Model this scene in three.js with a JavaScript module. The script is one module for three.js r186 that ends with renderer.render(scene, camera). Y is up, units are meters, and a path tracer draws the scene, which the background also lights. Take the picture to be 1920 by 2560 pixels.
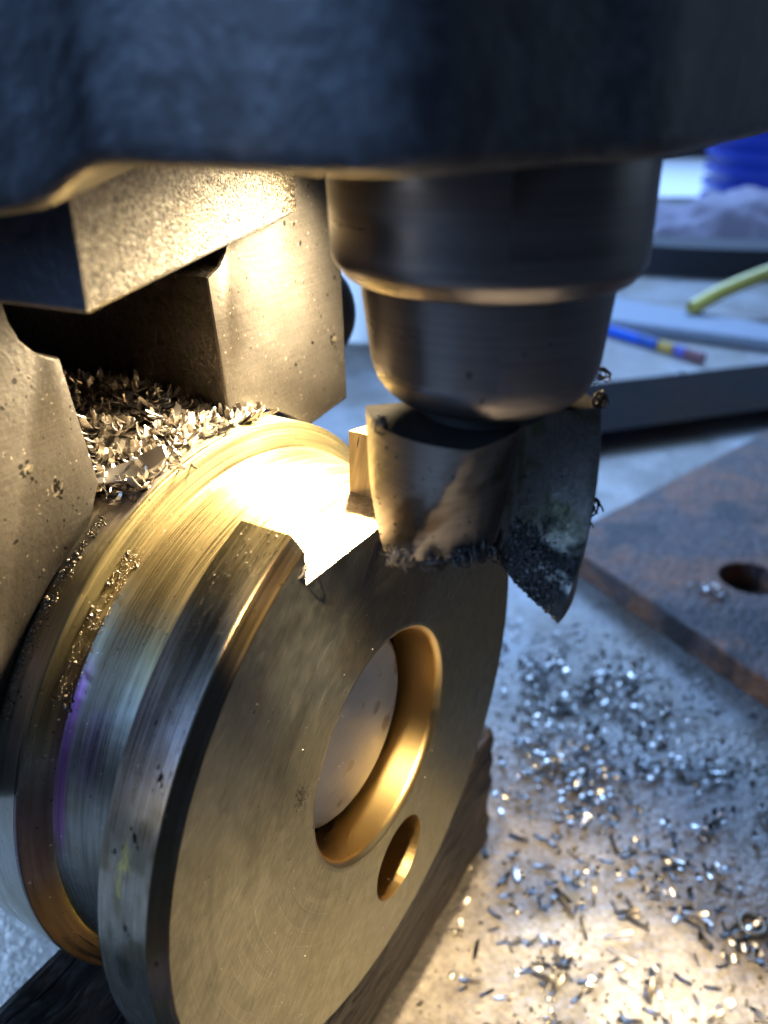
import * as THREE from 'three';
import { mergeGeometries, mergeVertices, toCreasedNormals } from 'three/addons/utils/BufferGeometryUtils.js';
import { Brush, Evaluator, SUBTRACTION } from 'three-bvh-csg';

// All lengths below are in units of 11 cm (U), the distance from the lens to the turned part.
const U = 0.11;
const V = (x, y, z) => new THREE.Vector3(x, y, z);
const scene = new THREE.Scene();

// ---------- camera ----------
const camera = new THREE.PerspectiveCamera(62, 0.75, 0.004, 20);
camera.position.set(-0.00226 * U, 0.67295 * U, 0.73968 * U);
camera.rotation.set(-27 * Math.PI / 180, 0, 0);
camera.focus = 0.86 * U;
camera.userData.fStop = 24;
scene.add(camera);

// ---------- light ----------
scene.background = new THREE.Color().setRGB(0.020, 0.028, 0.050);
function spot(name, at, to, color, intensity, angle, penumbra, size) {
  const l = new THREE.SpotLight(new THREE.Color().setRGB(...color), intensity, 0, angle * Math.PI / 180, penumbra, 2);
  l.name = name; l.position.set(...at).multiplyScalar(U); l.target.position.set(...to).multiplyScalar(U);
  l.castShadow = true; l.shadow.radius = size; l.shadow.mapSize.set(2048, 2048); l.shadow.camera.near = 0.002; l.shadow.bias = -0.0005;
  scene.add(l, l.target);
}
function windowLight(name, at, to, w, h, color, intensity) {
  const l = new THREE.RectAreaLight(new THREE.Color().setRGB(...color), intensity, w * U, h * U);
  l.name = name; l.position.set(...at).multiplyScalar(U); l.lookAt(V(...to).multiplyScalar(U)); scene.add(l);
}
const WARM = [1, 0.78, 0.47];
// lamp over the operator's shoulder: its cone lights the table and the lower face of the part
spot('front_lamp', [-0.165, 1.125, 0.6], [-0.165 + 0.26, 1.125 - 1, 0.6 - 0.22], WARM, 0.80, 14.4, 0.13, 0.12);
spot('bore_fill', [-0.165, 1.125, 0.6], [-0.165 + 0.137, 1.125 - 1, 0.6 - 0.505], WARM, 0.70, 4.8, 0.8, 0.12);  // added narrow spot, brightens only the bore
// lamp under the milling head, behind the spindle lip
spot('head_lamp', [0.022, 0.596, -0.245], [-0.07, 0.3, -0.10], WARM, 0.32, 61, 1, 0.3);
spot('table_fill', [1.0, 1.5, 0.5], [0.25, -0.66, -0.20], WARM, 0.36, 7.8, 0.2, 0.15);  // added spot for the warm strip of table
// daylight: a window to the left of the machine and a wide one behind it
windowLight('low_window', [-3.6, 0.62, 1.55], [0, 0.1, 0], 2.0, 1.15, [0.80, 0.88, 1], 2.4);
windowLight('high_window', [-3.0, 2.7, 2.3], [-0.1, -0.2, 0], 3, 3, [0.28, 0.52, 1], 9);
windowLight('right_fill', [4.6, 1.3, -1.0], [0, 0, 0], 3, 2.6, [0.55, 0.75, 1], 0.45);  // added fill, lifts the pin and the face
windowLight('side_fill', [-3.4, 1.9, -1.6], [-0.5, -0.6, 0], 2.4, 2, [0.34, 0.58, 1], 27);  // added fill, brightens the table at lower left
windowLight('far_window', [2.5, 7.0, -13], [1, -0.6, -2.5], 9, 5, [0.31, 0.54, 1], 15);

const renderer = new THREE.WebGLRenderer({ antialias: true });
renderer.shadowMap.enabled = true;
renderer.toneMapping = THREE.LinearToneMapping;
renderer.toneMappingExposure = 1.15;

// ---------- helpers ----------
let seed = 7;
const rnd = () => { seed = (seed + 0x6d2b79f5) | 0; let t = Math.imul(seed ^ (seed >>> 15), 1 | seed); t = (t + Math.imul(t ^ (t >>> 7), 61 | t)) ^ t; return ((t ^ (t >>> 14)) >>> 0) / 4294967296; };
const rr = (a, b) => a + (b - a) * rnd();
const gauss = () => (rnd() + rnd() + rnd() + rnd() - 2) * 0.9;
const names = new Map();
const numbered = (n) => { const k = names.get(n) ?? 0; names.set(n, k + 1); return k ? `${n}_${String(k).padStart(3, '0')}` : n; };
function tag(o, label, category, group, kind) {
  if (label) o.userData.label = label;
  if (category) o.userData.category = category;
  if (group) o.userData.group = group;
  if (kind) o.userData.kind = kind;
  return o;
}
// a Group standing at base (in units)
function thing(name, base, label, category, group) {
  const o = new THREE.Group(); o.name = numbered(name); o.position.set(...base).multiplyScalar(U); o.userData.base = base;
  scene.add(o); return tag(o, label, category, group);
}
// geometry given in scene units -> mesh under parent
function mesh(name, geo, mat, parent = scene) {
  let b = [0, 0, 0];
  for (let p = parent; p && p !== scene; p = p.parent) if (p.userData.base) { b = p.userData.base; break; }
  geo.translate(-b[0], -b[1], -b[2]); geo.scale(U, U, U);
  if (!geo.attributes.normal) geo.computeVertexNormals();
  const m = new THREE.Mesh(geo, mat); m.name = parent === scene ? numbered(name) : name; m.castShadow = m.receiveShadow = true;
  parent.add(m); return m;
}
// frame of the turned part: x -> across the face, y -> up, z -> out of the face
const PH = 59.3 * Math.PI / 180;
const NV = V(Math.sin(PH), 0, Math.cos(PH)), TV = V(Math.cos(PH), 0, -Math.sin(PH));
const FACE = new THREE.Matrix4().makeBasis(TV, V(0, 1, 0), NV);
const P = (t, y, n) => V(t, y, n).applyMatrix4(FACE);
// box mapping, in units
function boxUV(geo, scale = 1) {
  const g = geo.index ? geo.toNonIndexed() : geo, p = g.attributes.position, uv = new Float32Array(p.count * 2), a = V(), b = V(), c = V();
  for (let i = 0; i < p.count; i += 3) {
    a.fromBufferAttribute(p, i); b.fromBufferAttribute(p, i + 1); c.fromBufferAttribute(p, i + 2);
    const n = b.clone().sub(a).cross(c.clone().sub(a)); const ax = Math.abs(n.x), ay = Math.abs(n.y), az = Math.abs(n.z);
    [a, b, c].forEach((q, k) => {
      const [u, v] = ay >= ax && ay >= az ? [q.x, q.z] : ax >= az ? [q.z, q.y] : [q.x, q.y];
      uv[(i + k) * 2] = u * scale; uv[(i + k) * 2 + 1] = v * scale;
    });
  }
  g.setAttribute('uv', new THREE.BufferAttribute(uv, 2)); return g;
}
function smoothLine(pts, n) { return new THREE.CatmullRomCurve3(pts, false, 'centripetal').getPoints(n); }

// ---------- textures ----------
function hash(x, y, s) { let h = Math.imul(x, 374761393) ^ Math.imul(y, 668265263) ^ Math.imul(s, 1274126177); h = Math.imul(h ^ (h >>> 13), 1274126177); return ((h ^ (h >>> 16)) >>> 0) / 4294967296; }
function vnoise(x, y, per, s) {
  const ix = Math.floor(x), iy = Math.floor(y), fx = x - ix, fy = y - iy, u = fx * fx * (3 - 2 * fx), v = fy * fy * (3 - 2 * fy), m = (k) => ((k % per) + per) % per;
  const a = hash(m(ix), m(iy), s), b = hash(m(ix + 1), m(iy), s), c = hash(m(ix), m(iy + 1), s), d = hash(m(ix + 1), m(iy + 1), s);
  return a + (b - a) * u + (c - a + (a - b - c + d) * u) * v;
}
function fbm(u, v, f, oct, s, gain = 0.5) { let a = 1, sum = 0, w = 0; for (let i = 0; i < oct; i++) { sum += a * vnoise(u * f, v * f, f, s + i); w += a; a *= gain; f *= 2; } return sum / w; }
function tex(size, fn, srgb, draw) {
  const [W0, H0] = Array.isArray(size) ? size : [size, size];            // fn(u, v) -> [r, g, b] 0..1 ; draw(ctx, size) adds strokes
  const c = document.createElement('canvas'); c.width = W0; c.height = H0; const x = c.getContext('2d'), im = x.createImageData(W0, H0);
  for (let j = 0; j < H0; j++) for (let i = 0; i < W0; i++) {
    const k = fn(i / W0, 1 - j / H0), o = (j * W0 + i) * 4, q = Array.isArray(k) ? k : [k, k, k];
    for (let h = 0; h < 3; h++) im.data[o + h] = Math.max(0, Math.min(255, q[h] * 255)); im.data[o + 3] = 255;
  }
  x.putImageData(im, 0, 0); if (draw) draw(x, W0, H0);
  const t = new THREE.CanvasTexture(c); t.wrapS = t.wrapT = THREE.RepeatWrapping; if (srgb) t.colorSpace = THREE.SRGBColorSpace; return t;
}
const rep = (t, u, v = u, ou = 0, ov = 0) => { const c = t.clone(); c.repeat.set(u, v); c.offset.set(ou, ov); return c; };
const mix = (a, b, k) => a.map((x, i) => x + (b[i] - x) * k);
const sst = (a, b, x) => { const k = Math.max(0, Math.min(1, (x - a) / (b - a))); return k * k * (3 - 2 * k); };
function specks(x, S, n, rmin, rmax, style) { for (let i = 0; i < n; i++) { x.fillStyle = style(); x.beginPath(); x.ellipse(rnd() * S, rnd() * S, rr(rmin, rmax), rr(rmin, rmax) * 0.7, rnd() * 3, 0, 7); x.fill(); } }
function scratch(x, S, n, len, style, wid = 1, dir = null) {
  for (let i = 0; i < n; i++) {
    const a = dir === null ? rnd() * 6.3 : dir + gauss() * 0.15, l = rr(0.3, 1) * len * S, px = rnd() * S, py = rnd() * S, bend = gauss() * 0.15 * l;
    x.strokeStyle = style(); x.lineWidth = rr(0.5, 1) * wid; x.beginPath(); x.moveTo(px, py);
    x.quadraticCurveTo(px + Math.cos(a) * l / 2 - Math.sin(a) * bend, py + Math.sin(a) * l / 2 + Math.cos(a) * bend, px + Math.cos(a) * l, py + Math.sin(a) * l); x.stroke();
  }
}
const G = (v, a) => `rgba(${v},${v},${v},${a})`;

// face of the part: 0.8 x 0.8 units, centre in the middle; lamp-lit gold below and shaded grey above painted in
const faceMap = tex(2048, (u, v) => {
  const big = fbm(u, v, 4, 4, 3), fine = fbm(u, v, 96, 3, 9), up = sst(0.50, 0.72, v + (big - 0.5) * 0.3);
  let c = mix([0.63, 0.59, 0.455], [0.53, 0.53, 0.49], up); c = mix(c, [0.44, 0.40, 0.31], sst(0.48, 0.70, big) * 0.75);
  const brush = vnoise(u * 60 + v * 60, (v - u) * 700 + 2000, 1 << 20, 15), k = 0.70 + 0.10 * fine + 0.10 * (big - 0.5) + 0.16 * brush; return c.map((q) => q * k);
}, true, (x, S) => {
  x.lineCap = 'round';
  scratch(x, S, 2600, 0.08, () => (rnd() < 0.5 ? G(255, 0.10) : G(20, 0.13)), 1.5, -0.9);
  scratch(x, S, 1400, 0.06, () => (rnd() < 0.5 ? G(255, 0.09) : G(20, 0.11)), 1.5, 1.45);
  for (let i = 0; i < 260; i++) { const r = rr(0.17, 0.43) * S, a = rr(0, 6.28), l = rr(0.05, 0.5); x.strokeStyle = rnd() < 0.6 ? G(255, 0.16) : G(15, 0.16); x.lineWidth = rr(0.6, 1.6); x.beginPath(); x.arc(S / 2 + gauss() * 8, S / 2 + gauss() * 8, r, a, a + l); x.stroke(); }
  scratch(x, S, 130, 0.07, () => `rgba(255,246,220,${rr(0.15, 0.55)})`, 1.6, -0.45);
  // smears of layout ink by the cut, dull stains, pits
  for (const [px, py, w, h, r, al] of [[0.50, 0.15, 0.045, 0.008, -0.95, 0.4], [0.525, 0.16, 0.05, 0.007, -0.9, 0.4], [0.47, 0.18, 0.04, 0.008, -0.9, 0.3], [0.54, 0.19, 0.035, 0.006, -1.0, 0.3]]) { x.fillStyle = `rgba(46,34,66,${al})`; x.beginPath(); x.ellipse(px * S, py * S, w * S, h * S, r, 0, 7); x.fill(); }
  for (let i = 0; i < 150; i++) { const px = 0.30 + gauss() * 0.012, py = 0.425 + gauss() * 0.02; x.fillStyle = 'rgba(34,30,24,0.35)'; x.beginPath(); x.ellipse(px * S, py * S, rr(1, 5), rr(1, 3), rnd() * 3, 0, 7); x.fill(); }
  scratch(x, S, 30, 0.03, () => 'rgba(24,20,16,0.3)', 2, -0.3);
  specks(x, S, 260, 0.8, 2.6, () => (rnd() < 0.35 ? 'rgba(255,245,215,0.75)' : 'rgba(24,20,14,0.7)'));
  specks(x, S, 70, 1.5, 5, () => 'rgba(20,17,12,0.6)');
  for (let i = 0; i < 26; i++) { const a = rr(2.2, 4.4), r = rr(0.2, 0.42) * S, w = rr(14, 60); x.strokeStyle = `rgba(40,36,28,${rr(0.04, 0.10)})`; x.lineWidth = w; x.beginPath(); x.arc(S / 2, S / 2, r, a, a + rr(0.1, 0.5)); x.stroke(); }
});
const faceRough = tex(1024, (u, v) => 0.56 + 0.34 * (fbm(u, v, 6, 4, 21) - 0.5) + 0.22 * (fbm(u, v, 80, 2, 22) - 0.5), false, (x, S) => { scratch(x, S, 1200, 0.1, () => G(rnd() < 0.5 ? 210 : 70, 0.14), 1.2, -0.9); scratch(x, S, 700, 0.07, () => G(rnd() < 0.5 ? 210 : 70, 0.14), 1.2, 1.45); });
const faceBump = tex(1024, (u, v) => 0.5 + 0.3 * (fbm(u, v, 60, 3, 31) - 0.5), false, (x, S) => { scratch(x, S, 1500, 0.1, () => G(rnd() < 0.5 ? 255 : 0, 0.10), 1.2, -0.9); scratch(x, S, 900, 0.07, () => G(rnd() < 0.5 ? 255 : 0, 0.12), 1.2, 1.45); });

// turned surfaces: u runs round the part, v along it; lathe lines run along u
const turnMap = tex(1024, (u, v) => {
  const line = fbm(u * 0.08 + 0.1, v, 512, 1, 41) * 0.5 + vnoise(u * 8, v * 300, 300, 42) * 0.5, st = fbm(u, v, 8, 5, 44), pk = fbm(u, v, 5, 3, 47);
  let c = mix([0.66, 0.64, 0.58], [0.56, 0.52, 0.40], sst(0.4, 0.65, st)); c = mix(c, [0.58, 0.52, 0.58], sst(0.56, 0.75, pk) * 0.35);
  return c.map((q) => q * (0.88 + 0.16 * line));
}, true, (x, S) => { scratch(x, S, 900, 0.2, () => G(rnd() < 0.5 ? 255 : 10, 0.07), 1.4, 0); specks(x, S, 420, 0.7, 2.4, () => (rnd() < 0.3 ? G(240, 0.6) : G(14, 0.65))); specks(x, S, 18, 3, 8, () => 'rgba(24,22,18,0.55)'); });
const turnRough = tex(512, (u, v) => 0.5 + 0.35 * (fbm(u, v, 6, 4, 51) - 0.5) + 0.25 * (vnoise(u * 6, v * 200, 200, 52) - 0.5), false);
const turnBump = tex(512, (u, v) => 0.5 * vnoise(u * 4, v * 220, 220, 61) + 0.5 * fbm(u, v, 100, 2, 62), false);
// rim of the front flange: u covers 100..240 degrees round the part, v its width
const big = 1 << 20;
const rimMap = tex([2048, 192], (u, v) => {
  const st = vnoise(u * 30 + 5, v * 3 + 5, big, 48) * 0.6 + vnoise(u * 90 + 5, v * 9, big, 49) * 0.4, ln = vnoise(u * 22, v * 60, big, 50), a = 20 + 220 * u, hot = Math.exp(-(((a - 143) / 8) ** 2));
  let c = mix([0.62, 0.60, 0.56], [0.50, 0.47, 0.40], sst(0.35, 0.7, st)); c = mix(c, [0.58, 0.54, 0.36], (1 - sst(112, 132, a)) * 0.6); c = mix(c, [0.60, 0.54, 0.62], hot * 0.4); return c.map((q) => q * (0.86 + 0.2 * ln));
}, true, (x, S, T) => {
  const at = (a, n) => [(a - 20) / 220 * S, (1 - (n + 0.068) / 0.068) * T];
  for (let i = 0; i < 420; i++) { const [px, py] = [rnd() * S, rnd() * T]; x.fillStyle = rnd() < 0.3 ? G(245, 0.5) : G(16, 0.55); x.beginPath(); x.ellipse(px, py, rr(0.8, 2.4), rr(0.7, 1.8), 0, 0, 7); x.fill(); }
  scratch(x, S, 300, 0.05, () => G(rnd() < 0.5 ? 255 : 10, 0.09), 1, 0);
  for (const [a, n, r] of [[147.4, -0.025, 9], [146.6, -0.03, 5], [148.5, -0.022, 5], [156.1, -0.035, 8], [157.2, -0.031, 5], [155.2, -0.041, 4], [158.2, -0.046, 5], [169.5, -0.036, 7], [170.2, -0.033, 4], [159.4, -0.053, 6], [141.8, -0.045, 4]]) { const [px, py] = at(a, n); for (let i = 0; i < 9; i++) { x.fillStyle = `rgba(22,18,14,${rr(0.3, 0.7)})`; x.beginPath(); x.ellipse(px + gauss() * r * 0.6, py + gauss() * r * 0.6, r * rr(0.25, 0.6), r * rr(0.2, 0.5), rnd() * 3, 0, 7); x.fill(); } }
  x.lineWidth = 2.5; for (const [a, n, l] of [[157.2, -0.044, 36], [160.6, -0.045, 44], [158.6, -0.039, 24]]) { const [px, py] = at(a, n); for (let i = 0; i < 4; i++) { x.strokeStyle = 'rgba(214,200,96,0.55)'; x.beginPath(); x.moveTo(px + gauss() * 8, py + gauss() * 5); x.bezierCurveTo(px + l * 0.3, py + gauss() * 22, px + l * 0.6, py + gauss() * 22, px + l, py + gauss() * 12); x.stroke(); } }
  for (let i = 0; i < 60; i++) { const [px, py] = at(177 + gauss() * 2.2, -0.041 + gauss() * 0.008); x.fillStyle = 'rgba(60,62,44,0.16)'; x.beginPath(); x.ellipse(px, py, rr(4, 22), rr(3, 9), rnd() * 3, 0, 7); x.fill(); }
});
// groove and its side wall: same u, v from n = -0.20 to -0.06; passivation and heat tints
const grooveMap = tex([2048, 256], (u, v) => {
  const a = 20 + 220 * u, n = -0.20 + 0.14 * v, st = vnoise(u * 40 + 5, v * 4 + 5, big, 53) * 0.6 + vnoise(u * 120, v * 12, big, 54) * 0.4, ln = vnoise(u * 20, v * 90, big, 55), w = vnoise(u * 12 + 3, v * 5, big, 56) - 0.5;
  let c = mix([0.60, 0.59, 0.56], [0.50, 0.47, 0.40], st); c = mix(c, [0.62, 0.55, 0.37], (1 - sst(128, 150, a + w * 12)) * 0.8);
  const corner = Math.exp(-(((n + 0.1740 + w * 0.003) / 0.0060) ** 2)) * sst(136, 146, a) * (1 - sst(168, 178, a + w * 14)); c = mix(c, [0.52, 0.32, 0.53], corner * 0.9);
  c = mix(c, [0.56, 0.46, 0.56], Math.exp(-(((n + 0.15) / 0.012) ** 2)) * sst(144, 150, a) * (1 - sst(156, 164, a)) * 0.6);
  c = mix(c, [0.66, 0.54, 0.20], sst(178, 190, a + w * 8) * (1 - sst(-0.181, -0.172, n)) * 0.9); c = mix(c, [0.34, 0.24, 0.26], (1 - sst(-0.184, -0.178, n)) * sst(156, 166, a) * 0.5); c = mix(c, [0.60, 0.57, 0.42], (1 - sst(-0.186, -0.178, n)) * (1 - sst(150, 160, a)) * 0.6);
  return c.map((q) => q * (0.84 + 0.22 * ln));
}, true, (x, S, T) => { scratch(x, S, 260, 0.04, () => G(rnd() < 0.5 ? 255 : 10, 0.12), 1, 0); for (let i = 0; i < 500; i++) { x.fillStyle = rnd() < 0.4 ? G(245, 0.6) : G(14, 0.6); x.beginPath(); x.ellipse(rnd() * S, rnd() * T, rr(0.7, 1.8), rr(0.6, 1.4), 0, 0, 7); x.fill(); } });
const noseMap = tex(1024, (u, v) => { const ln = vnoise(u * 3, v * 420, 420, 57), st = fbm(u, v, 5, 4, 58), wr = sst(0.62, 0.74, fbm(u, v, 7, 4, 59)); return mix(mix([0.60, 0.58, 0.56], [0.50, 0.47, 0.45], st), [0.30, 0.24, 0.18], wr * 0.6).map((q) => q * (0.93 + 0.10 * ln)); }, true, (x, S) => { scratch(x, S, 260, 0.06, () => G(rnd() < 0.5 ? 240 : 10, 0.08), 1.4, 0); specks(x, S, 120, 0.8, 3, () => G(20, 0.4)); });
const grainMap = tex(1024, (u, v) => { const a = fbm(u, v, 110, 3, 60, 0.6), b = fbm(u, v, 12, 3, 63); const k = 0.34 + 0.9 * sst(0.35, 0.75, a) * (0.7 + 0.6 * b); return [k, k * 0.95, k * 0.84]; }, true, (x, S) => { specks(x, S, 1600, 0.8, 2.6, () => (rnd() < 0.5 ? 'rgba(255,240,205,0.8)' : 'rgba(10,8,5,0.8)')); });
const grainBump = tex(1024, (u, v) => fbm(u, v, 130, 3, 66, 0.65), false);
// flute caked with black dust: u across from the edge, v up
const sootMap = tex(512, (u, v) => { const a = fbm(u, v, 12, 4, 67), f = fbm(u, v, 90, 2, 68), b2 = fbm(u, v, 5, 3, 69), k = 1 - sst(0.16, 0.50, v + (a - 0.5) * 0.8 + u * 0.30); let c = mix([0.57, 0.555, 0.535], [0.44, 0.45, 0.36], sst(0.45, 0.7, b2) * sst(0.15, 0.6, v)); c = mix(c, [0.08, 0.08, 0.08], k * 0.95); return c.map((q) => q * (0.88 + 0.24 * f)); }, true, (x, S) => { for (let i = 0; i < 90; i++) { x.fillStyle = G(10, 0.7); x.beginPath(); x.ellipse(rr(0, 0.7) * S, S * (1 - Math.abs(gauss()) * 0.5 - 0.1), rr(1.5, 6), rr(1, 4), rnd() * 3, 0, 7); x.fill(); } });
const jawMap = tex(1024, (u, v) => { const st = fbm(u, v, 4, 3, 73), gl = vnoise(u * 10, v * 500, 500, 74), f = fbm(u, v, 200, 2, 75); return mix([0.60, 0.57, 0.53], [0.50, 0.465, 0.42], sst(0.35, 0.65, st)).map((q) => q * (0.84 + 0.12 * gl + 0.16 * f)); }, true, (x, S) => { scratch(x, S, 260, 0.05, () => G(rnd() < 0.6 ? 250 : 10, 0.14), 1.3); specks(x, S, 700, 1, 3.8, () => (rnd() < 0.6 ? 'rgba(255,246,224,0.9)' : G(10, 0.7))); specks(x, S, 26, 3, 9, () => 'rgba(14,11,8,0.75)'); for (let k = 0; k < 3; k++) { const px = rnd() * S, py = rnd() * S; for (let i = 0; i < 14; i++) { x.fillStyle = rnd() < 0.3 ? 'rgba(255,240,210,0.7)' : 'rgba(14,11,8,0.8)'; x.beginPath(); x.ellipse(px + gauss() * 14, py + gauss() * 24, rr(3, 9), rr(2, 6), rnd() * 3, 0, 7); x.fill(); } } });
// ground tool steel with specks
const steelMap = tex(1024, (u, v) => { const st = fbm(u, v, 6, 5, 71), f = fbm(u, v, 128, 2, 72); return mix([0.60, 0.56, 0.50], [0.42, 0.39, 0.35], sst(0.4, 0.7, st)).map((q) => q * (0.8 + 0.35 * f)); }, true,
  (x, S) => { scratch(x, S, 500, 0.05, () => G(rnd() < 0.5 ? 250 : 10, 0.10), 1.4); specks(x, S, 1100, 0.7, 2.2, () => (rnd() < 0.5 ? 'rgba(255,244,220,0.75)' : G(12, 0.6))); specks(x, S, 40, 2, 6, () => 'rgba(16,13,10,0.7)'); });
const steelRough = tex(512, (u, v) => 0.55 + 0.4 * (fbm(u, v, 8, 5, 81) - 0.5), false);
const gritBump = tex(1024, (u, v) => { const a = fbm(u, v, 72, 3, 91, 0.6); return a * 0.75 + 0.25 * fbm(u, v, 24, 2, 95); }, false);
const mottle = tex(1024, (u, v) => { const a = fbm(u, v, 10, 5, 101, 0.6), b = fbm(u, v, 40, 3, 104); const k = 0.74 + 0.26 * sst(0.30, 0.70, a) * (0.4 + 1.2 * b); return [k * 0.92, k * 0.96, k]; }, true);
const fineBump = tex(512, (u, v) => fbm(u, v, 40, 4, 111, 0.65), false);
const tableMap = tex(2048, (u, v) => {
  const st = fbm(u, v, 6, 5, 121), dk = fbm(u, v, 24, 4, 124, 0.6), f = fbm(u, v, 256, 2, 127);
  let c = mix([0.60, 0.60, 0.60], [0.50, 0.47, 0.43], sst(0.4, 0.65, st)); c = mix(c, [0.30, 0.28, 0.26], sst(0.56, 0.80, dk) * 0.45); return c.map((q) => q * (0.82 + 0.32 * f));
}, true, (x, S) => { specks(x, S, 5000, 0.8, 3.4, () => `rgba(28,25,22,${rr(0.3, 0.75)})`); scratch(x, S, 900, 0.012, () => G(24, 0.5), 2.2); specks(x, S, 700, 0.8, 2.2, () => G(245, 0.6)); });
const tableRough = tex(512, (u, v) => 0.5 + 0.4 * (fbm(u, v, 10, 4, 131) - 0.5), false);
const woodMap = tex(1024, (u, v) => {
  const w = fbm(u, v, 4, 3, 141), g = fbm(u * 0.2 + 0.3, v + w * 0.06, 64, 3, 142), c2 = fbm(u, v, 8, 4, 145), cr = sst(0.62, 0.72, vnoise(u * 3 + w, v * 40 + w * 3, 40, 149));
  return mix(mix([0.26, 0.19, 0.14], [0.12, 0.09, 0.07], sst(0.3, 0.7, g)), [0.05, 0.04, 0.035], Math.max(sst(0.45, 0.75, c2) * 0.7, cr * 0.85));
}, true);
const woodBump = tex(1024, (u, v) => { const w = fbm(u, v, 4, 3, 141), g = fbm(u * 0.2 + 0.3, v + w * 0.06, 64, 3, 142), cr = sst(0.62, 0.72, vnoise(u * 3 + w, v * 40 + w * 3, 40, 149)); return g * 0.6 + 0.4 * (1 - cr); }, false);
const rustMap = tex(1024, (u, v) => {
  const a = fbm(u, v, 5, 5, 151, 0.6), b = fbm(u, v, 14, 4, 156), d = fbm(u, v, 60, 3, 160);
  let c = mix([0.24, 0.21, 0.22], [0.36, 0.25, 0.18], sst(0.42, 0.62, a)); c = mix(c, [0.46, 0.30, 0.18], sst(0.58, 0.72, b) * 0.4); c = mix(c, [0.09, 0.08, 0.09], sst(0.55, 0.72, fbm(u, v, 7, 4, 166)) * 0.8); return c.map((q) => q * (0.75 + 0.5 * d));
}, true);
const clothMap = tex(512, (u, v) => { const a = fbm(u, v, 5, 4, 171); return mix([0.62, 0.60, 0.66], [0.36, 0.35, 0.42], sst(0.5, 0.75, a)); }, true);

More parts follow.
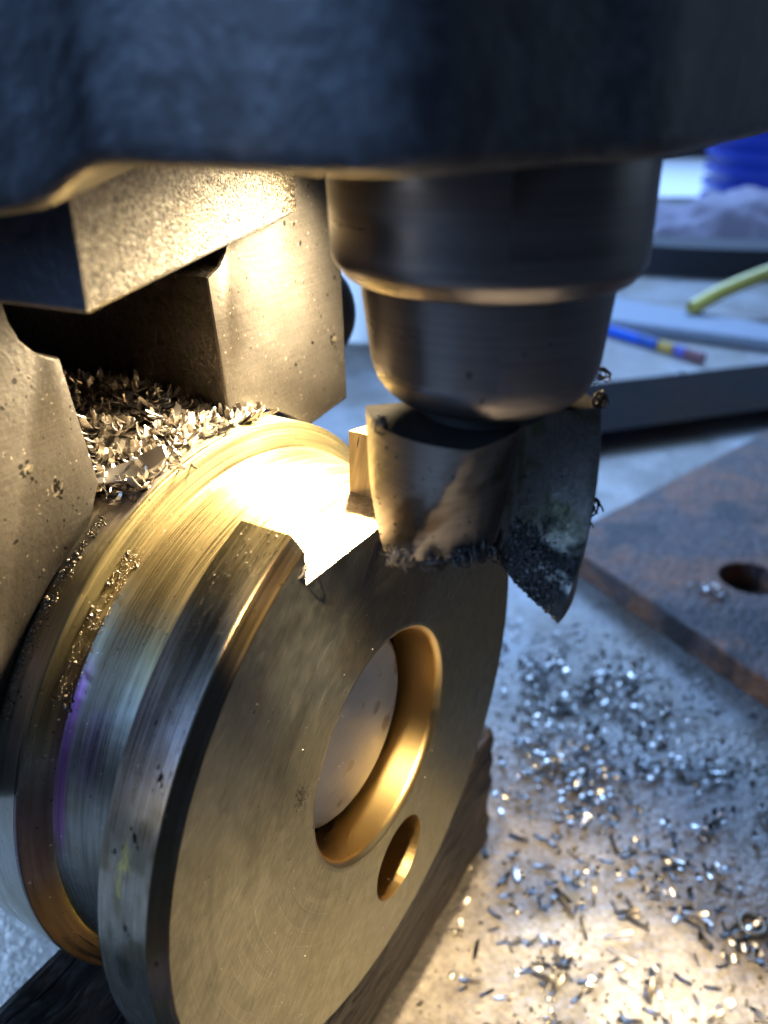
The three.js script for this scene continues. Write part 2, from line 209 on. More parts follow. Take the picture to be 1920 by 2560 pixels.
// ---------- materials ----------
const std = (o) => new THREE.MeshStandardMaterial({ side: THREE.DoubleSide, ...o });
const rgb = (r, g, b) => new THREE.Color().setRGB(r, g, b);
const B = (k) => k * U;   // bump heights given in units
const M = {
  face: std({ map: rep(faceMap, 1.25, 1.25, 0.5, 0.5), roughnessMap: rep(faceRough, 1.25, 1.25, 0.5, 0.5), bumpMap: rep(faceBump, 2.5), bumpScale: B(0.00022), metalness: 0.88, roughness: 0.82 }),
  turned: std({ map: rep(turnMap, 1.6, 2.4), roughnessMap: rep(turnRough, 1.6, 2.4), bumpMap: rep(turnBump, 2, 4), bumpScale: B(0.00022), metalness: 0.92, roughness: 0.72 }),
  bevel: std({ map: rep(turnMap, 1.6, 2.4), color: rgb(0.46, 0.38, 0.30), roughnessMap: rep(turnRough, 1.6, 2.4), metalness: 0.95, roughness: 0.55 }),
  groove: std({ map: grooveMap, roughnessMap: rep(turnRough, 2, 1), metalness: 0.95, roughness: 0.66 }),
  rim: std({ map: rimMap, color: rgb(1, 0.93, 0.82), roughnessMap: rep(turnRough, 3, 0.5), metalness: 0.95, roughness: 0.54 }),
  milled: std({ map: rep(steelMap, 2.2), roughnessMap: rep(steelRough, 3), bumpMap: rep(fineBump, 4), bumpScale: B(0.0004), metalness: 0.85, roughness: 0.75, color: rgb(1.25, 1.18, 1.0) }),
  bore: std({ color: rgb(0.50, 0.355, 0.155), metalness: 1, roughness: 0.36 }),
  pin: std({ map: rep(noseMap, 6), color: rgb(1.35, 1.6, 1.9), metalness: 0.0, roughness: 0.38, bumpMap: rep(fineBump, 3), bumpScale: B(0.00015) }),
  soot: std({ map: sootMap, metalness: 0.96, roughness: 0.40, color: rgb(0.86, 0.84, 0.80), bumpMap: rep(gritBump, 1), bumpScale: B(0.0003) }),
  shaded: new THREE.MeshPhysicalMaterial({ side: THREE.DoubleSide, color: rgb(0.012, 0.011, 0.010), metalness: 0, roughness: 1, specularIntensity: 0.05 }),  // near-black stands for the collet nose's shadow on the cutter top
  powder: std({ color: rgb(0.06, 0.056, 0.052), metalness: 0.4, roughness: 0.55 }),
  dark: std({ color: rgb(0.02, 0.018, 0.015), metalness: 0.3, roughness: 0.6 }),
  nose: std({ map: noseMap, roughnessMap: rep(turnRough, 1, 0.5), bumpMap: rep(turnBump, 1, 3), bumpScale: B(0.00006), metalness: 0.93, roughness: 0.80, color: rgb(0.70, 0.69, 0.70) }),
  cutter: std({ map: rep(noseMap, 2.4), bumpMap: rep(turnBump, 1, 1), bumpScale: B(0.00006), metalness: 0.96, roughness: 0.36, color: rgb(0.86, 0.84, 0.80) }),
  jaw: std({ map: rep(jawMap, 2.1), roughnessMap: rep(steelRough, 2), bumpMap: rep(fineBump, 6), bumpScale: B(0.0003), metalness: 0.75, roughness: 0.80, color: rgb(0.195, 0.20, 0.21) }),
  jawSide: std({ map: rep(steelMap, 1.7), bumpMap: rep(fineBump, 4), bumpScale: B(0.0015), metalness: 0.9, roughness: 0.36, color: rgb(0.30, 0.30, 0.32) }),
  cast: std({ map: rep(grainMap, 4.2), bumpMap: rep(grainBump, 4.2), bumpScale: B(0.0026), metalness: 0.85, roughness: 0.42, color: rgb(0.16, 0.15, 0.14) }),
  castSmooth: std({ color: rgb(0.075, 0.075, 0.085), roughness: 0.5, metalness: 0.3, bumpMap: rep(fineBump, 3), bumpScale: B(0.002) }),
  head: std({ map: rep(mottle, 7.5), color: rgb(0.052, 0.053, 0.058), roughness: 0.5, metalness: 0.25, bumpMap: rep(gritBump, 1.5), bumpScale: B(0.0012) }),
  table: std({ map: rep(tableMap, 0.55), roughnessMap: rep(tableRough, 0.7), bumpMap: rep(fineBump, 2), bumpScale: B(0.003), metalness: 0.25, roughness: 0.85, color: rgb(0.66, 0.66, 0.68) }),
  wood: std({ map: rep(woodMap, 1.6), color: rgb(0.34, 0.31, 0.30), bumpMap: rep(woodBump, 1.6), bumpScale: B(0.02), roughness: 0.55 }),
  rust: std({ map: rep(rustMap, 0.9), color: rgb(1.3, 1.1, 1.0), bumpMap: rep(gritBump, 1.2), bumpScale: B(0.006), roughness: 0.6, metalness: 0.2 }),
  bar: new THREE.MeshPhysicalMaterial({ side: THREE.DoubleSide, map: rep(rustMap, 0.5, 0.5, 0.3, 0.6), color: rgb(0.10, 0.10, 0.12), bumpMap: rep(gritBump, 0.6), bumpScale: B(0.006), roughness: 0.9, metalness: 0, specularIntensity: 0.25 }),
  chip: std({ color: rgb(0.72, 0.70, 0.68), metalness: 1, roughness: 0.33 }),
  shaving: std({ color: rgb(0.82, 0.79, 0.74), metalness: 1, roughness: 0.3 }),
  grit: std({ color: rgb(0.16, 0.145, 0.12), metalness: 0.8, roughness: 0.42 }),
  alu: std({ color: rgb(0.20, 0.235, 0.30), metalness: 0.3, roughness: 0.6, bumpMap: rep(fineBump, 1), bumpScale: B(0.004) }),
  blueTub: new THREE.MeshPhysicalMaterial({ side: THREE.DoubleSide, color: rgb(0.03, 0.085, 0.66), roughness: 0.3, clearcoat: 0.6, clearcoatRoughness: 0.2 }),
  white: std({ color: rgb(0.82, 0.83, 0.84), roughness: 0.6 }),
  yellow: std({ color: rgb(0.80, 0.70, 0.16), roughness: 0.4 }),
  cloth: std({ map: rep(clothMap, 0.7), roughness: 0.95, color: rgb(0.85, 0.84, 0.9) }),
  matteBlack: std({ color: rgb(0.014, 0.015, 0.022), roughness: 0.75 }),
};

// ================= SETTING =================
const H = -0.66;
{
  const g = new THREE.BoxGeometry(40, 0.4, 34); g.translate(4, H - 0.2, -13);
  tag(mesh('table', boxUV(g), M.table), 'pale grey metal machine table strewn with chips', 'table', null, 'structure');
}

// ================= MILLING HEAD =================
// plan outline of the casting's lower lip (x, z, height of the lip)
const LEAN = (x, y) => [x - (y - 0.37) * 0.024, y];
const AX = [0.078, 0.10];
{
  const head = thing('milling_head', [0, 0.62, -0.1], 'large dark mottled milling machine head hanging over the cutter', 'milling head');
  const K = [[-1.6, -0.35, 0.575], [-1.1, 0.06, 0.588], [-0.7, 0.21, 0.597], [-0.45, 0.252, 0.601], [-0.30, 0.265, 0.604], [-0.205, 0.269, 0.6065], [-0.180, 0.269, 0.6120], [-0.163, 0.268, 0.6225], [-0.147, 0.266, 0.6295], [-0.115, 0.272, 0.630], [-0.085, 0.287, 0.630], [-0.033, 0.311, 0.630], [0.013, 0.316, 0.630], [0.060, 0.284, 0.630], [0.105, 0.250, 0.630], [0.157, 0.218, 0.630], [0.235, 0.100, 0.630], [0.314, -0.022, 0.630], [0.50, -0.33, 0.634], [0.78, -0.80, 0.642]];
  // soften the plan between the measured points
  const cx = new THREE.CatmullRomCurve3(K.map((k) => V(k[0], k[2], k[1])), false, 'centripetal').getPoints(220);
  const rows = [[0.045, 0.0], [0.02, 0.0], [0.008, 0.0015], [0.002, 0.006], [0, 0.014], [0, 0.05], [0, 0.2], [0, 0.7]];   // inset, rise
  const pos = [], uv = [], idx = [], n = cx.length;
  let arc = 0;
  for (let i = 0; i < n; i++) {
    const a = cx[Math.max(0, i - 2)], b = cx[Math.min(n - 1, i + 2)], tx = b.x - a.x, tz = b.z - a.z, l = Math.hypot(tx, tz), nx = tz / l, nz = -tx / l;
    if (i) arc += cx[i].distanceTo(cx[i - 1]);
    rows.forEach(([ins, up]) => { pos.push(cx[i].x + nx * ins * 1, cx[i].y + up, cx[i].z + nz * ins * 1); uv.push(arc, up - ins); });
    // underside, running back to the rear of the casting
  }
  const R = rows.length;
  for (let i = 0; i < n - 1; i++) for (let j = 0; j < R - 1; j++) { const a = i * R + j, b = a + R; idx.push(a, b, a + 1, b, b + 1, a + 1); }
  const body = new THREE.BufferGeometry(); body.setAttribute('position', new THREE.Float32BufferAttribute(pos, 3)); body.setAttribute('uv', new THREE.Float32BufferAttribute(uv, 2)); body.setIndex(idx); body.computeVertexNormals();
  // underside and rear closing faces
  const up = [], ui = [], uu = [];
  for (let i = 0; i < n; i++) { const a = i * R * 3; up.push(pos[a], pos[a + 1], pos[a + 2], pos[a], 0.645, -1.2); uu.push(pos[a], pos[a + 2], pos[a], -1.2); }
  for (let i = 0; i < n - 1; i++) ui.push(i * 2, i * 2 + 1, i * 2 + 2, i * 2 + 1, i * 2 + 3, i * 2 + 2);
  const under = new THREE.BufferGeometry(); under.setAttribute('position', new THREE.Float32BufferAttribute(up, 3)); under.setAttribute('uv', new THREE.Float32BufferAttribute(uu, 2)); under.setIndex(ui); under.computeVertexNormals();
  const tp = [], ti = []; for (let i = 0; i < n; i++) { const a = (i * R + R - 1) * 3; tp.push(pos[a], pos[a + 1], pos[a + 2], pos[a], pos[a + 1], -1.2); } for (let i = 0; i < n - 1; i++) ti.push(i * 2, i * 2 + 2, i * 2 + 1, i * 2 + 1, i * 2 + 2, i * 2 + 3);
  const lid = new THREE.BufferGeometry(); lid.setAttribute('position', new THREE.Float32BufferAttribute(tp, 3)); lid.setAttribute('uv', new THREE.Float32BufferAttribute(uu, 2)); lid.setIndex(ti); lid.computeVertexNormals();
  mesh('casting', mergeGeometries([body, under, lid]), M.head, head);
  // rough boss under the casting, beside the spindle
  const c0 = V(-0.194, 0, 0.190), c1 = V(-0.092, 0, -0.335), c2 = V(-0.55, 0, 0.037), y0 = 0.535, y1 = 0.660;
  const wall = (a, b, nu, lip) => {
    const g = new THREE.PlaneGeometry(1, 1, nu, 12), p = g.attributes.position, q = g.attributes.uv, len = a.distanceTo(b);
    for (let i = 0; i < p.count; i++) { const u = p.getX(i) + 0.5, v = p.getY(i) + 0.5, w = a.clone().lerp(b, u); p.setXYZ(i, w.x, y0 + lip + (y1 - y0 - lip) * v, w.z); q.setXY(i, u * len, v * (y1 - y0)); }
    g.computeVertexNormals(); return g;
  };
  const right = wall(c0, c1, 60, 0.004);
  mesh('rough_side', right, M.cast, head).userData.label = 'grainy rough cast side glittering in lamp light';
  const left = wall(c2, c0, 4, 0.004);
  const ch = [], chi = [];
  for (const [a, i0] of [[c2, 0], [c0, 1], [c1, 2]]) { const inn = a.clone().lerp(V(-0.35, 0, -0.25), 0.02); ch.push(a.x, y0 + 0.004, a.z, inn.x, y0, inn.z); }
  ch.push(-0.6, y0, -0.4);
  chi.push(0, 1, 2, 1, 3, 2, 2, 3, 4, 3, 5, 4, 1, 6, 3, 3, 6, 5);
  const bev = new THREE.BufferGeometry(); bev.setAttribute('position', new THREE.Float32BufferAttribute(ch, 3)); bev.setIndex(chi);
  mesh('smooth_end', mergeGeometries([left.toNonIndexed(), boxUV(bev)].map((g) => { g.deleteAttribute('normal'); g.computeVertexNormals(); return g; })), M.castSmooth, head);

  // spindle ring and collet nose
  const lathe = (pts, seg = 160) => {
    const g = new THREE.LatheGeometry(pts.map((p) => new THREE.Vector2(p[0], p[1])), seg), p = g.attributes.position, q = g.attributes.uv;
    for (let i = 0; i < p.count; i++) { q.setXY(i, q.getX(i) * 0.6, p.getY(i) * 1.0); const [x, y] = LEAN(p.getX(i) + AX[0], p.getY(i)); p.setX(i, x); p.setZ(i, p.getZ(i) + AX[1]); }
    return g;
  };
  const fil = (pts) => pts;   // profiles are listed with their rounded corners
  mesh('spindle_ring', lathe(fil([[0.093, 0.5465], [0.100, 0.5450], [0.1035, 0.5455], [0.1062, 0.5475], [0.1125, 0.5560], [0.1140, 0.5590], [0.1143, 0.5630], [0.1157, 0.6700]])), M.nose, head);
  mesh('collet_nose', lathe(fil([[0.030, 0.4545], [0.058, 0.4530], [0.066, 0.4532], [0.0722, 0.4560], [0.0780, 0.4615], [0.0828, 0.4685], [0.0862, 0.4765], [0.0880, 0.4850], [0.0905, 0.5080], [0.0940, 0.5380], [0.0950, 0.5480]])), M.nose, head);
}

// ================= END MILL =================
const CUT = { r: 0.0935, h0: 0.285, h1: 0.441 };
const catmull = (tab) => (x) => { let i = 0; while (i < tab.length - 2 && x > tab[i + 1][0]) i++; const [x1, y1] = tab[i], [x2, y2] = tab[i + 1], y0 = (tab[i - 1] ?? tab[i])[1], y3 = (tab[i + 2] ?? tab[i + 1])[1], k = Math.min(1, Math.max(0, (x - x1) / (x2 - x1))); return 0.5 * (2 * y1 + (y2 - y0) * k + (2 * y0 - 5 * y1 + 4 * y2 - y3) * k * k + (3 * y1 - y0 - 3 * y2 + y3) * k * k * k); };
const flute = catmull([[0, 0.995], [3, 0.84], [8, 0.66], [16, 0.53], [28, 0.45], [40, 0.44], [50, 0.47], [62, 0.545], [76, 0.665], [90, 0.82], [101, 0.988]]);
const radial = (d) => (d < 101 ? flute(d) : d < 104 ? 0.985 + 0.006 * (d - 101) / 3 : d < 170 ? 0.991 : 0.991 + 0.009 * (d - 170) / 10);
const riseOf = (d) => (d < 101 ? 0.052 * Math.min(1, d / 48) ** 0.75 : 0.052 * (1 - sst(101, 180, d) ** 0.7));
function cutterPoint(d, v) {       // d: degrees round the tool from the right tooth's edge, v: 0 bottom .. 1 top
  const dd = ((d % 180) + 180) % 180, hb = CUT.h0 + riseOf(dd), h = hb + (CUT.h1 - hb) * v;
  const th = (d + 53 - 52 * (h - CUT.h0) / (CUT.h1 - CUT.h0)) * Math.PI / 180, r = CUT.r * radial(dd) * (1 - 0.24 * (1 - sst(-0.05, 0.75, (h - CUT.h0) / 0.16)) * (dd > 101 ? (180 - dd) / 79 : 0));
  const [x, y] = LEAN(AX[0] + Math.cos(th) * r, h); return V(x, y, AX[1] + Math.sin(th) * r);
}
{
  const mill = thing('end_mill', [AX[0], CUT.h0, AX[1]], 'dull steel two flute end mill with dark swarf on its lower flute', 'milling cutter');
  const ds = []; for (let s = 0; s < 2; s++) { for (let d = 0; d < 12; d += 1) ds.push(d + s * 180); for (let d = 12; d < 100; d += 2.5) ds.push(d + s * 180); for (const d of [99.5, 101, 102.5, 104]) ds.push(d + s * 180); for (let d = 108; d < 179; d += 4) ds.push(d + s * 180); ds.push(179.4 + s * 180); }
  ds.push(360); ds.sort((a, b) => a - b);
  const nv = 40, pos = [], uv = [], idx = [], W = nv + 1;
  ds.forEach((d) => { for (let j = 0; j <= nv; j++) { const p = cutterPoint(d, j / nv); pos.push(p.x, p.y, p.z); uv.push(d / 360 * 0.62, p.y); } });
  for (let i = 0; i < ds.length - 1; i++) for (let j = 0; j < nv; j++) { const a = i * W + j, b = a + W; idx.push(a, a + 1, b, b, a + 1, b + 1); }
  let g = new THREE.BufferGeometry(); g.setAttribute('position', new THREE.Float32BufferAttribute(pos, 3)); g.setAttribute('uv', new THREE.Float32BufferAttribute(uv, 2)); g.setIndex(idx);
  const split = []; g.setIndex(idx.filter((_, i) => { const q = Math.floor(i / 6 / nv), d = ds[q] % 180; return !(d >= 0 && d < 46); })); split.push(idx.filter((_, i) => { const q = Math.floor(i / 6 / nv), d = ds[q] % 180; return d >= 0 && d < 46; }));
  { const f = new THREE.BufferGeometry(); f.setAttribute('position', new THREE.Float32BufferAttribute(pos, 3)); const u2 = []; ds.forEach((d) => { for (let j = 0; j <= nv; j++) u2.push((d % 180) / 50, j / nv); }); f.setAttribute('uv', new THREE.Float32BufferAttribute(u2, 2)); f.setIndex(split[0]); mesh('flute_face', toCreasedNormals(f.toNonIndexed(), 0.55), M.soot, mill).userData.label = 'right flute blackened with caked swarf'; }
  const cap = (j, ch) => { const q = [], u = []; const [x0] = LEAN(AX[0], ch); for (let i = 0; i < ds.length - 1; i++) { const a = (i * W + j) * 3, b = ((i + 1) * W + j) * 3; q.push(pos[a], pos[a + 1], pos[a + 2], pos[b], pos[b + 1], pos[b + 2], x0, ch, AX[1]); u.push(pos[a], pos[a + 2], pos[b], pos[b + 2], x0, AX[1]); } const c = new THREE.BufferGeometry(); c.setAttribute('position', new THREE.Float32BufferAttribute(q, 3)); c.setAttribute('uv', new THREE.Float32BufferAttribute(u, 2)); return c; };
  g = mergeGeometries([g.toNonIndexed(), cap(0, CUT.h0 + 0.045)]);
  mesh('top_face', cap(nv, CUT.h1 - 0.002), M.shaded, mill);  // shade under the nose is put into this colour
  g = toCreasedNormals(g, 32 * Math.PI / 180);
  mesh('fluted_body', g, M.cutter, mill);
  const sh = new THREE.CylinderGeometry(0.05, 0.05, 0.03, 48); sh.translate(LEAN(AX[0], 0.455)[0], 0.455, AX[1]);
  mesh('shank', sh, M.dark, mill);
}

// ================= TURNED PART =================
// lathe round the part's axis; profile = [radius, n]; uv: round / along
const roundUV = (a, r, n) => { let d = a * 180 / Math.PI;  return [(d - 20) / 220, (n + 0.20) / 0.14]; };
function turned(prof, seg = 256, from = 0, to = Math.PI * 2, uvf = null) {
  const pos = [], uv = [], idx = [], m = prof.length; let arc = 0; const along = prof.map((p, i) => (arc += i ? Math.hypot(p[0] - prof[i - 1][0], p[1] - prof[i - 1][1]) : 0));
  for (let i = 0; i <= seg; i++) { const a = from + (to - from) * i / seg; prof.forEach(([r, n], j) => { pos.push(Math.cos(a) * r, Math.sin(a) * r, n); if (uvf) uv.push(...uvf(a, r, n)); else uv.push(a * 0.33, along[j]); }); }
  for (let i = 0; i < seg; i++) for (let j = 0; j < m - 1; j++) { const a = i * m + j, b = a + m; idx.push(a, a + 1, b, b, a + 1, b + 1); }
  const g = new THREE.BufferGeometry(); g.setAttribute('position', new THREE.Float32BufferAttribute(pos, 3)); g.setAttribute('uv', new THREE.Float32BufferAttribute(uv, 2)); g.setIndex(idx);
  return g;
}
function creased(g, deg = 28) { const q = g.index ? g.toNonIndexed() : g; return toCreasedNormals(q, deg * Math.PI / 180); }
const brush = (g) => { const b = new Brush(g); b.updateMatrixWorld(); return b; };
{
  const part = thing('turned_part', [0, -0.363, 0], 'brassy turned steel wheel with stepped bore, groove and milled notch in its rim', 'machined part');
  const ev = new Evaluator(); ev.useGroups = false; ev.attributes = ['position', 'normal', 'uv'];
  // solid front flange (closed profile)
  const R0 = 0.134;
  const closed = [[R0, -0.067], [0.3562, -0.067], [0.3562, -0.0136], [0.3556, -0.0124], [0.3450, -0.0008], [0.3438, 0], [0.1445, 0], [0.1405, -0.0008], [0.1372, -0.0030], [0.1350, -0.0062], [R0, -0.0100], [R0, -0.067]].reverse();
  let body = mergeVertices((() => { const g = turned(closed, 320); g.deleteAttribute('uv'); return g; })(), 1e-6);
  body.computeVertexNormals(); body.setAttribute('uv', new THREE.Float32BufferAttribute(new Float32Array(body.attributes.position.count * 2), 2));
  const prep = (g) => { if (!g.attributes.uv) g.setAttribute('uv', new THREE.Float32BufferAttribute(new Float32Array(g.attributes.position.count * 2), 2)); g.computeVertexNormals(); return g; };
  const slot = new THREE.BoxGeometry(0.173, 0.3, 0.4); slot.translate(-0.0485, 0.285 + 0.15, 0);
  const hole = new THREE.CylinderGeometry(0.0555, 0.0555, 0.4, 72); hole.rotateX(Math.PI / 2); hole.translate(0.034, -0.2135, 0);
  let res = ev.evaluate(brush(body), brush(prep(slot)), SUBTRACTION);
  res = ev.evaluate(brush(res.geometry), brush(prep(hole)), SUBTRACTION);
  const full = res.geometry.index ? res.geometry.toNonIndexed() : res.geometry;
  // sort the triangles into the pieces that look different
  const bins = { face: [], rim: [], chamfer: [], notch: [], bore: [], small: [], back: [] }, p = full.attributes.position, a = V(), b = V(), c = V();
  for (let i = 0; i < p.count; i += 3) {
    a.fromBufferAttribute(p, i); b.fromBufferAttribute(p, i + 1); c.fromBufferAttribute(p, i + 2);
    const m = a.clone().add(b).add(c).divideScalar(3), n = b.clone().sub(a).cross(c.clone().sub(a)).normalize(), r = Math.hypot(m.x, m.y);
    if (!(n.lengthSq() > 0.5)) continue;
    let k;
    if (m.z < -0.0665) k = 'back'; else if (n.z > 0.97) k = 'face'; else if (r < 0.147) k = 'bore';
    else if (Math.hypot(m.x - 0.034, m.y + 0.2135) < 0.058) k = 'small'; else if (m.y > 0.28 && Math.abs(m.x + 0.0485) < 0.0875 && (Math.abs(n.y) > 0.98 && m.y < 0.2855 || Math.abs(n.x) > 0.98)) k = 'notch';
    else if (n.z > 0.2) k = 'chamfer'; else k = 'rim';
    bins[k].push(a.x, a.y, a.z, b.x, b.y, b.z, c.x, c.y, c.z);
  }
  const take = (keys, crease, rim = false) => {
    const q = []; keys.forEach((k) => q.push(...bins[k])); let g = new THREE.BufferGeometry(); g.setAttribute('position', new THREE.Float32BufferAttribute(q, 3));
    g = toCreasedNormals(g, crease * Math.PI / 180); const pp = g.attributes.position, nn = g.attributes.normal, uv = [];
    let mid = 0;
    for (let i = 0; i < pp.count; i++) {
      const x = pp.getX(i), y = pp.getY(i), z = pp.getZ(i);
      if (i % 3 === 0) { mid = Math.atan2(pp.getY(i) + pp.getY(i + 1) + pp.getY(i + 2), pp.getX(i) + pp.getX(i + 1) + pp.getX(i + 2)); }
      if (Math.abs(nn.getZ(i)) > 0.9) uv.push(x, y); else { let w = Math.atan2(y, x); while (w - mid > Math.PI) w -= 2 * Math.PI; while (w - mid < -Math.PI) w += 2 * Math.PI; if (rim) { let d = w * 180 / Math.PI; if (mid < 0) d += 360; uv.push((d - 20) / 220, (z + 0.068) / 0.068); } else uv.push(w * 0.33, z - 0.2 * Math.hypot(x, y)); }
    }
    if (keys[0] === 'bore') for (let i = 0; i < pp.count; i++) { const x = pp.getX(i), y = pp.getY(i), z = pp.getZ(i), r = Math.hypot(x, y), t = z < -0.0099 ? [-1, 0] : [(r - 0.1445) / 0.0105, (z + 0.010) / 0.0105], l = Math.hypot(...t) || 1; nn.setXYZ(i, x / r * t[0] / l, y / r * t[0] / l, t[1] / l); }
    g.setAttribute('uv', new THREE.Float32BufferAttribute(uv, 2)); return g.applyMatrix4(FACE);
  };
  const flange = mesh('front_flange', take(['rim', 'back'], 25, true), M.rim, part);
  const onto = (n, k, m, cr, label) => { const o = mesh(n, take(k, cr), m, part); if (label) o.userData.label = label; return o; };
  onto('face', ['face'], M.face, 10, 'flat scratched front face with golden lamp light painted into its lower half');
  onto('chamfer', ['chamfer'], M.bevel, 12);
  onto('notch', ['notch'], M.milled, 10, 'freshly milled bright notch in the rim');
  onto('bore', ['bore'], M.bore, 40, 'golden wall of the large centre bore');
  onto('small_hole', ['small'], M.bore, 40, 'small drilled through hole below the bore');
  const lat = (name, prof, mat, cr = 25, uvf = null) => mesh(name, creased(turned(prof, 256, 0, Math.PI * 2, uvf), cr).applyMatrix4(FACE), mat, part);
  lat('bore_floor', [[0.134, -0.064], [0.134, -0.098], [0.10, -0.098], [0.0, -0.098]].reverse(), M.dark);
  const ring = [[0.20, -0.1805], [0.3075, -0.1805], [0.3062, -0.1785], [0.3056, -0.1750], [0.3035, -0.1650], [0.2990, -0.1400], [0.2872, -0.0668], [0.20, -0.0668], [0.20, -0.1805]].reverse();
  {
    const mk = (v, fn, cr) => { let g = new THREE.BufferGeometry(); g.setAttribute('position', new THREE.Float32BufferAttribute(v, 3)); g = toCreasedNormals(g, cr * Math.PI / 180); const z = g.attributes.position, uv = []; for (let i = 0; i < z.count; i++) uv.push(...fn(z.getX(i), z.getY(i), z.getZ(i))); g.setAttribute('uv', new THREE.Float32BufferAttribute(uv, 2)); return g.applyMatrix4(FACE); };
    mesh('groove', mk(turned(ring, 320).toNonIndexed().attributes.position.array, (x, y, z) => { let d = Math.atan2(y, x) * 180 / Math.PI; if (d < -70) d += 360; return [(d - 20) / 220, (z + 0.20) / 0.14]; }, 40), M.groove, part);
  }
  lat('back_flange', [[0.3060, -0.1795], [0.3075, -0.1803], [0.3095, -0.1812], [0.3215, -0.1880], [0.3235, -0.1890], [0.3340, -0.1942], [0.3350, -0.1955], [0.3352, -0.1990]].reverse(), M.groove, 22, roundUV);
  lat('hub', [[0.3352, -0.1990], [0.3348, -0.215], [0.3345, -0.87]].reverse(), M.turned, 30);
  let pin = lat('centre_pin', [[0.1195, -0.0985], [0.1195, -0.0560], [0.1185, -0.0540], [0.1110, -0.0485], [0.1095, -0.0479], [0.09, -0.0473], [0.045, -0.0468], [0.0, -0.0466]].reverse(), M.pin, 18); pin.geometry = boxUV(pin.geometry, 1 / U);
  pin.userData.label = 'blue grey polished end of the pin in the bore';
}

// ================= VICE JAWS AND CHUCK =================
const extr = (pts, n0, n1, bev) => {
  const s = new THREE.Shape(pts.map((q) => new THREE.Vector2(...q)));
  const g = new THREE.ExtrudeGeometry(s, { depth: n0 - n1 - 2 * bev, bevelEnabled: true, bevelThickness: bev, bevelSize: bev, bevelOffset: -bev, bevelSegments: 2, curveSegments: 12 });
  g.translate(0, 0, n1 + bev); return g;
};
const arcPts = (r, a0, a1, n) => Array.from({ length: n + 1 }, (_, i) => { const a = (a0 + (a1 - a0) * i / n) * Math.PI / 180; return [r * Math.cos(a), r * Math.sin(a)]; });
function jaw(name, outline, n0, n1, label) {
  n0 = -0.232; outline = outline.map(([t, y]) => [-0.637 + (t + 0.637) * 0.979, 0.673 + (y - 0.673) * 0.979]);
  const t = thing(name, [P(outline[0][0], 0, n0).x, 0.3, P(outline[0][0], 0, n0).z], label, 'jaw');
  const g = extr(outline, n0, n1, 0.0035), q = boxUV(g), front = [], side = [], p = q.attributes.position, uv = q.attributes.uv, fu = [], su = [];
  for (let i = 0; i < p.count; i += 3) {
    const z = Math.min(p.getZ(i), p.getZ(i + 1), p.getZ(i + 2)) > n0 - 0.0045;
    for (let k = 0; k < 3; k++) { (z ? front : side).push(p.getX(i + k), p.getY(i + k), p.getZ(i + k)); (z ? fu : su).push(uv.getX(i + k), uv.getY(i + k)); }
  }
  [[front, fu, 'front_face', M.jaw], [side, su, 'jaw_body', M.jawSide]].forEach(([v, u, nm, m]) => {
    const o = new THREE.BufferGeometry(); o.setAttribute('position', new THREE.Float32BufferAttribute(v, 3)); o.setAttribute('uv', new THREE.Float32BufferAttribute(u, 2));
    mesh(nm, toCreasedNormals(o, 30 * Math.PI / 180).applyMatrix4(FACE), m, t);
  });
  return t;
}
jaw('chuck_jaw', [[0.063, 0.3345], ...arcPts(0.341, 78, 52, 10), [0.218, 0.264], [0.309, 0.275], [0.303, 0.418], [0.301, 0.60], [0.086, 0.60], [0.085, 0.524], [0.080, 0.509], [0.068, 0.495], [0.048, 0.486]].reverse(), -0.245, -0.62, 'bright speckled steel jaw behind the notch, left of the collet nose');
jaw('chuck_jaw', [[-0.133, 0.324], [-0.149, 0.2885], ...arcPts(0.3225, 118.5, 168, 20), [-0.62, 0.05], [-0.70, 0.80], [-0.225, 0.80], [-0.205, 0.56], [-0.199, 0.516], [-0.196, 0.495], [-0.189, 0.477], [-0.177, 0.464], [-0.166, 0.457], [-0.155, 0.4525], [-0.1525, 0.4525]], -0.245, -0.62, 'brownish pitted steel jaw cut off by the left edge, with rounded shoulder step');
{
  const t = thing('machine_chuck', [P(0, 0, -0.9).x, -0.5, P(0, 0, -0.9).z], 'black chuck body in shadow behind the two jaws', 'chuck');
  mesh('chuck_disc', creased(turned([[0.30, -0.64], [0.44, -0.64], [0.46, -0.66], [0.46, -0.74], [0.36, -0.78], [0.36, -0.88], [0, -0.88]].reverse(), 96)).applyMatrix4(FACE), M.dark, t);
  // dark rounded bolt head beyond the right jaw
  const g = new THREE.SphereGeometry(0.075, 32, 20); g.scale(1, 1.15, 1); g.translate(0, 0, 0); const q = P(0.515, 0.325, -0.45); g.translate(q.x, q.y, q.z);
  const st = new THREE.CylinderGeometry(0.05, 0.05, 0.3, 24); st.rotateZ(Math.PI / 2); st.translate(q.x - 0.16, q.y, q.z);
  mesh('bolt_head', mergeGeometries([g, st]), M.dark, t);
}

